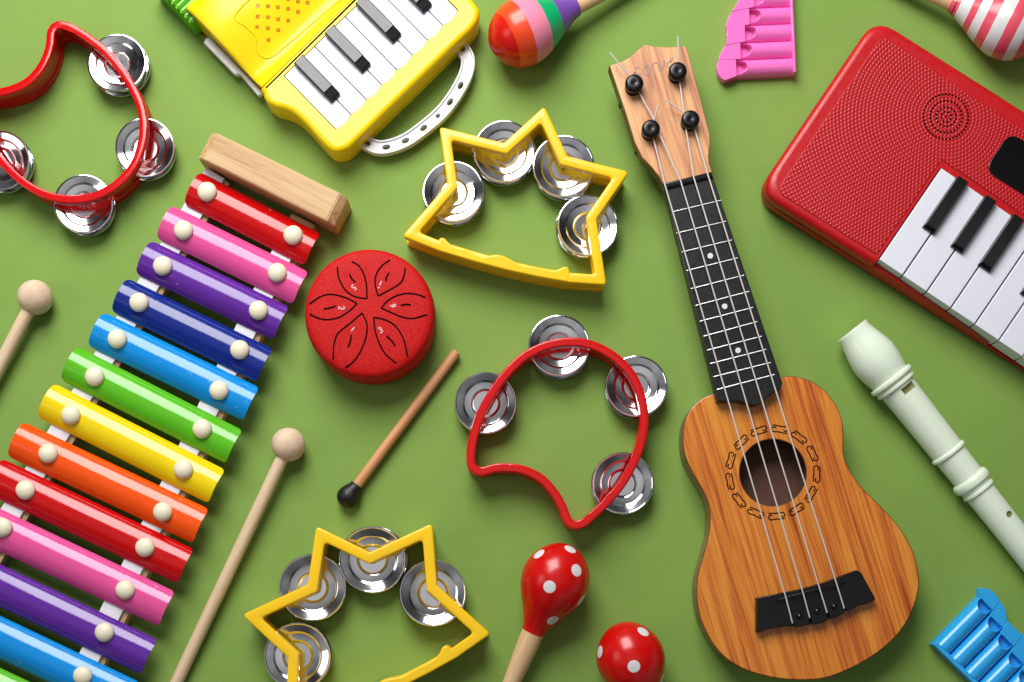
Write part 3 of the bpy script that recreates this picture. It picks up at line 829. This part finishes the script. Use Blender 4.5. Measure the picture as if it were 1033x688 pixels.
for i in (1, 3, 5, 7):
    x0, x1 = i*KW-6.0, i*KW+6.0
    bm = bmesh.new()
    P0 = [(0, 0), (0, ZY-3), (0, ZY+8.4), (.6, ZY+9), (41.5, ZY+9), (42.5, ZY+7.6), (50.5, ZY+6.2), (51.6, ZY+5), (51.6, ZY-3)]
    sd_ = P0[1:]
    RR = [[Vector((*Y(x, l), z)) for l, z in sd_] for x in (x0, x0+.05)]
    RR = [[Vector((*Y(x0, l), min(z, ZY+8.2-(1.4 if l > 42 else 0)))) for l, z in sd_], [Vector((*Y(x0+.9, l), z)) for l, z in sd_],
          [Vector((*Y(x1-.9, l), z)) for l, z in sd_], [Vector((*Y(x1, l), min(z, ZY+8.2-(1.4 if l > 42 else 0)))) for l, z in sd_]]
    rings(bm, RR); link('black_key', bm, M['key_black'], ac, 20)
def zsec(b):
    for (b0, z0), (b1, z1) in zip(sec, sec[1:]):
        if b0 <= b <= b1 and b1 > b0: return z0+(z1-z0)*(b-b0)/(b1-b0)
    return 24
def on_body(u, v, up):
    z = 40
    for _ in range(6):
        p_ = V2(u, v, z); b = (p_-k0).dot(vv); z = zsec(b)
    p_ = V2(u, v, z); return Vector((p_.x, p_.y, z+up))
hl = zs([(568,30),(621,32),(673,38),(727,46),(778,62),(778,8),(828,14),(727,-4),(673,-14),(621,-20),(567,86),(621,90),(675,100),(727,108),(565,141),(621,147),(675,157),(624,208),(828,-38),(880,-30),(568,-24)], .1936, 150, 0)
bm = bmesh.new()
for u, v in hl:
    c_ = on_body(u, v, 0); ex = Vector((1, 0, 0)); s_ = 1.9
    q0 = [on_body(u+a*s_, v+b*s_, .12) for a, b in ((-1, -1), (1, -1), (1, 1), (-1, 1))]
    vs = [bm.verts.new(p_) for p_ in q0]; vb = [bm.verts.new(p_-Vector((0, 0, 1.5))) for p_ in q0]
    bm.faces.new(vs); bm.faces.new(vb[::-1])
    for i in range(4): bm.faces.new((vs[i], vb[i], vb[(i+1) % 4], vs[(i+1) % 4]))
link('speaker_grille', bm, M['amber'], ac)
pts = [(262, -10), (237, 15.5), (248, 27), (258, 37.5), (257.5, 47), (261, 54), (268, 58.5), (276, 56), (290, 45), (343, 0), (360, -14)]
Q = cr([(*q_, 0) for q_ in pts], False, 2)
link('panel_ridge', tube([on_body(q_.x, q_.y, -.1) for q_ in Q], .9, 8), M['yellow_toy'], ac)
# white strap plate on the near end wall
bm = prism([Y(-31, -88), Y(-26, -90), Y(-23, -88), Y(-23, -10), Y(-29, -12), Y(-27, -40), Y(-31, -44)], 8, 14, .8)
link('strap_plate', bm, M['white_plastic'], ac)
# handle with holes
hc = [(452, 33), (461, 43), (468, 51), (472, 60), (470, 74), (461, 92), (448, 110), (432, 125), (409, 141.5), (387, 148.5), (373, 145.5), (362, 136), (352, 124)]
Q = cr([(*V2(u, v, 14), 0) for u, v in hc], False, 3)
bm = bmesh.new(); RR = []
for i, p_ in enumerate(Q):
    tt = (Q[min(len(Q)-1, i+1)]-Q[max(0, i-1)]).normalized(); s_ = Vector((-tt.y, tt.x, 0))
    prf = [(-6.6, 5), (-7.3, 7), (-7.3, 13.5), (-6.6, 15.2), (-5.2, 15.2), (-4.6, 13.4), (4.6, 13.4), (5.2, 15.2), (6.6, 15.2), (7.3, 13.5), (7.3, 7), (6.6, 5)]
    RR.append([p_+s_*a+Vector((0, 0, z)) for a, z in prf])
rings(bm, RR)
hd = link('handle', bm, M['white_plastic'], ac, 50)
cs = []
for (u, v), k in zip([(466, 48.5), (464, 85), (452.8, 102.6), (440, 116.8), (426, 129.5), (407, 141.5), (389.4, 147.3), (369.6, 142)], (1, 1, 1, .6, 1, 1, 1, 1)):
    c_ = V2(u, v, 14); best = min(range(1, len(Q)-1), key=lambda i: (Q[i].to_2d()-c_).length); tt = (Q[best+1]-Q[best-1]).to_2d().normalized(); s_ = Vector((-tt.y, tt.x))
    cs.append(prism([Q[best].to_2d()+tt*4.2*k*math.cos(2*PI*i/20)+s_*2.6*math.sin(2*PI*i/20)*(.5+.5*k) for i in range(20)], -5, 40, 0))
cut(hd, cs, fr)
# green pleated bellows beyond the body
for i in range(9):
    b = -105-6.2*i
    P4 = [Y(-10, b-2.7), Y(-10, b+2.7), Y(175, b+2.7), Y(175, b-2.7)]
    bm = bmesh.new(); RR = []
    for f, z in ((-1, 2), (0, 3), (0, 30), (-2, 33)):
        RR.append([Vector((*p_, z)) for p_ in (Y(-30-f, b-2.9-f*.3), Y(-30-f, b+2.9+f*.3), Y(175, b+2.9+f*.3), Y(175, b-2.9-f*.3))])
    rings(bm, RR); bmesh.ops.bevel(bm, geom=list(bm.edges), offset=1.4, segments=3, affect='EDGES')
    link('bellows_pleat', bm, M['bellows_green'], ac)

# ------------------------------------------------------------------ ukulele
ZU = 38
ax0, ax1 = V2(692.5, 180, 60), V2(825.5, 621, 56)
ua = (ax0-ax1).normalized(); uo = V2(800, 560, 0)
uk = thing('ukulele', 'small wooden ukulele with black fretboard and four white strings', 'ukulele', uo, math.atan2(ua.y, ua.x)-PI/2)
fr = FR[uk.name]
bo = zs([(118,75),(80,90),(52,120),(42,160),(45,205),(62,245),(85,285),(98,325),(97,370),(85,420),(72,470),(72,520),(85,570),(115,620),(160,655),(220,675),(280,682),(340,678),(400,655),(450,625),(490,590),(520,545),(537,490),(535,450),(522,405),(495,360),(455,315),(415,275),(388,235),(378,200),(378,165),(372,125),(350,85),(315,55),(270,42),(235,48),(175,60)], .477, 670, 360)
BO = ccw([p_.to_2d() for p_ in cr([(*V2(u, v, ZU), 0) for u, v in bo], True, 5)])
sh_c = V2(779.7, 476.6, ZU); sh_r = 34.4*(H-ZU)/H
bm = bmesh.new()
# sides with real thickness
rings(bm, [[Vector((*p_, z)) for p_ in offset(BO, o_)] for o_, z in ((-2.2, 2.5), (0, 1), (.3, 4), (.3, ZU-4.4), (-.6, ZU-3.8), (-3.2, ZU-3.8), (-3.4, 6))], loop=True)
link('body_side', bm, M['uke_side'], uk, 50)
link('back_plate', prism(offset(BO, -.6), 0, 4, 0, 1), M['uke_inside'], uk)
tpl = link('soundboard', prism(offset(BO, .2), ZU-3.6, ZU, .9), M['uke_wood'], uk, 40)
cut(tpl, [cyl(sh_c, sh_r, 30, 60, 96)], fr)
link('edge_binding', (lambda b: (rings(b, [[Vector((*p_, z)) for p_ in offset(BO, o_)] for o_, z in ((.1, ZU-4), (.8, ZU-3.8), (.8, ZU-1), (.1, ZU-.7))], loop=True), b)[1])(bmesh.new()), M['uke_edge'], uk)
bm = bmesh.new(); rings(bm, [[Vector((sh_c.x+r*math.cos(2*PI*i/96), sh_c.y+r*math.sin(2*PI*i/96), z)) for i in range(96)] for r, z in ((sh_r-.1, ZU-3.4), (sh_r-.1, ZU+.05), (sh_r-.9, ZU-.1), (sh_r-.9, ZU-3.4))], loop=True)
link('sound_hole_rim', bm, M['uke_edge'], uk)
# rosette of thirteen scrolls
sw = [[(-3.8, .8), (-5.2, 1.5), (-7.2, 1.0), (-8.2, -1.0), (-7.0, -3.2), (-4.4, -3.7), (-.5, -3.2), (3, -3.7), (7.6, -3.3)],
      [(3.8, -.8), (5.2, -1.5), (7.2, -1.0), (8.2, 1.0), (7.0, 3.2), (4.4, 3.7), (.5, 3.2), (-3, 3.7), (-7.6, 3.3)]]
for i in range(13):
    an = math.radians(90-9-27.7*i); er = Vector((math.cos(an), math.sin(an))); et = Vector((er.y, -er.x)); bm = bmesh.new()
    for st in sw:
        pts = [(*(sh_c+er*(43.0+b*.86)+et*a*1.02), ZU+.12) for a, b in st]
        ribbon(cr(pts, False, 1.2), 1.2, .25, bm)
    link('rosette_scroll', bm, M['ink'], uk)
# neck under the fretboard
def line_pts(z, prs): return [V2(u, v, z) for u, v in prs]
link('neck', prism(line_pts(44, [(672, 178), (715, 168), (786, 386), (727, 402)]), 22, 44.5, 0, 8), M['uke_side'], uk)
hz = 46
hd_ = [(615.3, 65.8), (625, 63.2), (634.6, 58.4), (643, 51), (649.4, 45.3), (652, 45.2), (659, 46.8), (674, 47.6), (684, 47.2), (690, 46), (691.8, 46.4), (693.8, 52), (705, 94), (716, 136), (716.2, 146), (714.6, 158), (715.5, 166), (718.5, 174), (670, 187), (665.4, 178), (657, 168), (648, 158.4), (641, 144), (631, 112)]
link('headstock', prism(line_pts(hz, hd_), 29, hz, .8), M['head_wood'], uk)
link('headstock_edge', prism(offset(ccw(line_pts(hz, hd_)), .5), 28.5, hz-1.6, 0), M['uke_edge'], uk)
lt = {'L': [[(298, 340), (288, 322), (270, 326), (262, 350), (264, 378), (254, 390), (248, 380), (262, 374), (290, 390), (320, 380)]],
      'O': [[(352, 318), (338, 340), (338, 370), (352, 392), (378, 392), (398, 370), (398, 340), (382, 314), (362, 312), (352, 326)]],
      'V': [[(414, 330), (418, 302), (436, 288), (456, 292), (466, 316), (480, 358), (490, 356), (506, 326), (520, 290), (516, 270), (506, 276)]],
      'E': [[(592, 262), (586, 246), (570, 250), (568, 266), (580, 276)], [(580, 276), (556, 280), (540, 300), (546, 324), (572, 330), (596, 314)]]}
bm = bmesh.new()
for k, sts in lt.items():
    for st in sts: ribbon(cr([(*V2(u, v, hz), hz+.12) for u, v in zs(st, .1163, 610, 30)], False, 1), 1.15, .25, bm)
link('lettering', bm, M['letter_grey'], uk)
# fretboard with pointed end
ZF = 51
fb = [(669.8, 187), (718.2, 175.5), (789.5, 386.5), (788, 391.5), (776, 399), (766, 407), (760.6, 409.2), (753, 406.5), (744, 404.3), (734, 404.6), (724, 404.5), (722.8, 400)]
link('fretboard', prism(line_pts(ZF, fb), ZU+.02, ZF, .8), M['fret_black'], uk)
nutp = line_pts(ZF+3, [(669, 184.5), (717.5, 173), (719.8, 178.5), (671, 190.5)])
link('nut', prism(nutp, 44, ZF+3, 1.6), M['black_plastic'], uk)
frets = [((75,143),(205,112)),((85,200),(218,168)),((100,250),(234,218)),((112,300),(249,266)),((125,348),(266,312)),((137,393),(280,355)),((148,435),(290,398)),((158,475),(301,436)),((168,512),(313,475)),((176,548),(325,510)),((185,583),(337,545)),((194,617),(348,577))]
for a_, b in frets:
    p_, q_ = zs([a_, b], .3778, 650, 160)
    A_, B_ = W(*p_, ZF+.3), W(*q_, ZF+.3)
    link('fret', tube([A_, B_], .8, 8), M['fret_wire'], uk)
for u, v in ((716.5, 258), (731, 309), (744.5, 353.4)):
    c_ = V2(u, v, ZF); link('position_dot', cyl(c_, 2.7, ZF-1, ZF+.12, 24), M['white_plastic'], uk)
# bridge
br_ = zs([(92,297),(230,270),(400,235),(560,190),(690,140),(790,104),(820,125),(870,215),(916,300),(912,315),(860,335),(790,355),(735,388),(712,384),(708,362),(698,362),(700,402),(650,432),(612,444),(600,438),(590,398),(578,398),(582,455),(540,474),(500,482),(478,476),(466,438),(455,438),(462,482),(410,494),(368,500),(352,492),(344,470),(334,472),(336,492),(290,494),(180,512),(100,540),(92,528)], .1453, 750, 560)
link('bridge', prism(line_pts(48, br_), ZU-.5, 48, 1.0), M['black_plastic'], uk)
sd = zs([(235,305),(700,178),(704,196),(240,325)], .1453, 750, 560)
link('saddle', prism(line_pts(52, sd), 47, 52, .7), M['black_plastic'], uk)
for x, y in ((393, 425), (515, 390), (633, 357)):
    u, v = zs([(x, y)], .1453, 750, 560)[0]; c_ = V2(u, v, 50)
    link('bridge_pin', ball((c_.x, c_.y, 47.8), 3.3, sz=.9), M['key_black'], uk)
# pegs and strings
pegs = [(640.2, 83.0), (684.2, 70.6), (657, 128.8), (697, 119.4)]
PG = []
for u, v in pegs:
    c_ = V2(u, v, 60); PG.append(c_)
    b = lathe((c_.x, c_.y, 44), (0, 0, 1), [(0, 8.2), (3.6, 8.4), (4.2, 7.6), (4.6, 4.5), (8, 4.4), (8.4, 8.2), (9.2, 8.8), (12.6, 8.9), (14.4, 8.4), (15.3, 7.2), (15.6, 5.5), (15.7, 3), (15.4, 1.5), (15.2, 0)], 36)
    link('tuning_peg', b, M['black_plastic'], uk, 45)
for u, v, du in ((628, 106.5, 3), (644, 153.5, 3)):
    link('tuner_button', ball(W(u, v, 30), 4.0, sz=1.3), M['black_rubber'], uk)
nut = [(670.8, 186.5), (686.6, 182.5), (700, 179.5), (714, 176)]
brg = [(799.4, 628.6), (816.8, 623), (834.3, 618), (851.7, 613.8)]
sad = zs([(296, 300), (415, 268), (530, 236), (648, 204)], .1453, 750, 560)
hds = [[(656.8, 130, 51)], [(666, 136, 53), (660, 121, 52), (642, 88, 51)], [(692, 130, 53), (689, 108, 52), (685, 76, 51)], [(699, 124, 51)]]
tails = [[(659, 122, 52), (664.5, 105, 57)], [(636, 77, 52), (625, 65, 56), (615, 52.8, 58)], [(684.4, 62, 52), (684.2, 48, 56), (683.8, 36, 58)], [(690, 114, 52), (680, 107, 55), (672, 100, 57)]]
for i in range(4):
    path = [W(*hds[i][k][:2], hds[i][k][2]) for k in range(len(hds[i])-1, -1, -1)]
    path += [W(*nut[i], ZF+4), W(*sad[i], 52.9), W(*brg[i], 48.2)]
    bm = tube(path, .72, 8); tube([W(a_, b, z) for a_, b, z in tails[i]], .72, 8, bm)
    link('string', bm, M['string'], uk)

# ------------------------------------------------------------------ light
def area_light(name, loc, size, power, colr, tgt=(0, 0, 0), sy=None):
    l = bpy.data.lights.new(name, 'AREA'); l.shape = 'RECTANGLE'; l.size = size*S; l.size_y = (sy or size)*S; l.energy = power; l.color = colr
    o = bpy.data.objects.new(name, l); col.objects.link(o); o.location = Vector(loc)*S
    o.rotation_euler = (Vector(tgt)-Vector(loc)).to_track_quat('-Z', 'Y').to_euler(); return o
area_light('softbox', (-330, 1100, 1280), 950, 23.5, (1, .985, .96), (0, 120, 0), 1100)
area_light('side_softbox', (-1500, -100, 1300), 700, 1.8, (1, 1, 1))
w = bpy.data.worlds.new('World'); sc.world = w; w.use_nodes = True
nt = w.node_tree; bg = nt.nodes['Background']
tc = N(nt, 'ShaderNodeTexCoord'); n = noise(nt, 1.6, 2, .5, tc.outputs['Generated'])
r = ramp(nt, n.outputs['Fac'], [(.40, (.04, .04, .042, 1)), (.52, (.20, .20, .205, 1)), (.66, (.5, .5, .51, 1))])
sp = N(nt, 'ShaderNodeSeparateXYZ'); nt.links.new(tc.outputs['Generated'], sp.inputs[0])
z_ = math_(nt, 'MULTIPLY', math_(nt, 'POWER', math_(nt, 'MAXIMUM', sp.outputs[2], 0.0), 16.0), 1.0)
ad = N(nt, 'ShaderNodeMix'); ad.data_type = 'RGBA'; ad.blend_type = 'ADD'; ad.inputs['Factor'].default_value = 1
ci = [i for i in ad.inputs if i.type == 'RGBA']; cb = N(nt, 'ShaderNodeCombineColor')
for k in range(3): nt.links.new(z_, cb.inputs[k])
nt.links.new(r.outputs['Color'], ci[0]); nt.links.new(cb.outputs[0], ci[1])
nt.links.new([o for o in ad.outputs if o.type == 'RGBA'][0], bg.inputs['Color']); bg.inputs['Strength'].default_value = .45

# ------------------------------------------------------------------ camera
cd = bpy.data.cameras.new('camera'); cam = bpy.data.objects.new('camera', cd); col.objects.link(cam); sc.camera = cam
cam.location = ((NX-516.5)*S, (344-NY)*S, H*S); cam.rotation_euler = (0, 0, 0)
cd.sensor_width = 36; cd.lens = 36*H/1033; cd.shift_x = (516.5-NX)/1033; cd.shift_y = (NY-344)/1033
cd.clip_start = .01; cd.clip_end = 50
sc.view_settings.view_transform = 'Standard'; sc.view_settings.look = 'None'
sc.view_settings.exposure = .25; sc.view_settings.gamma = 1
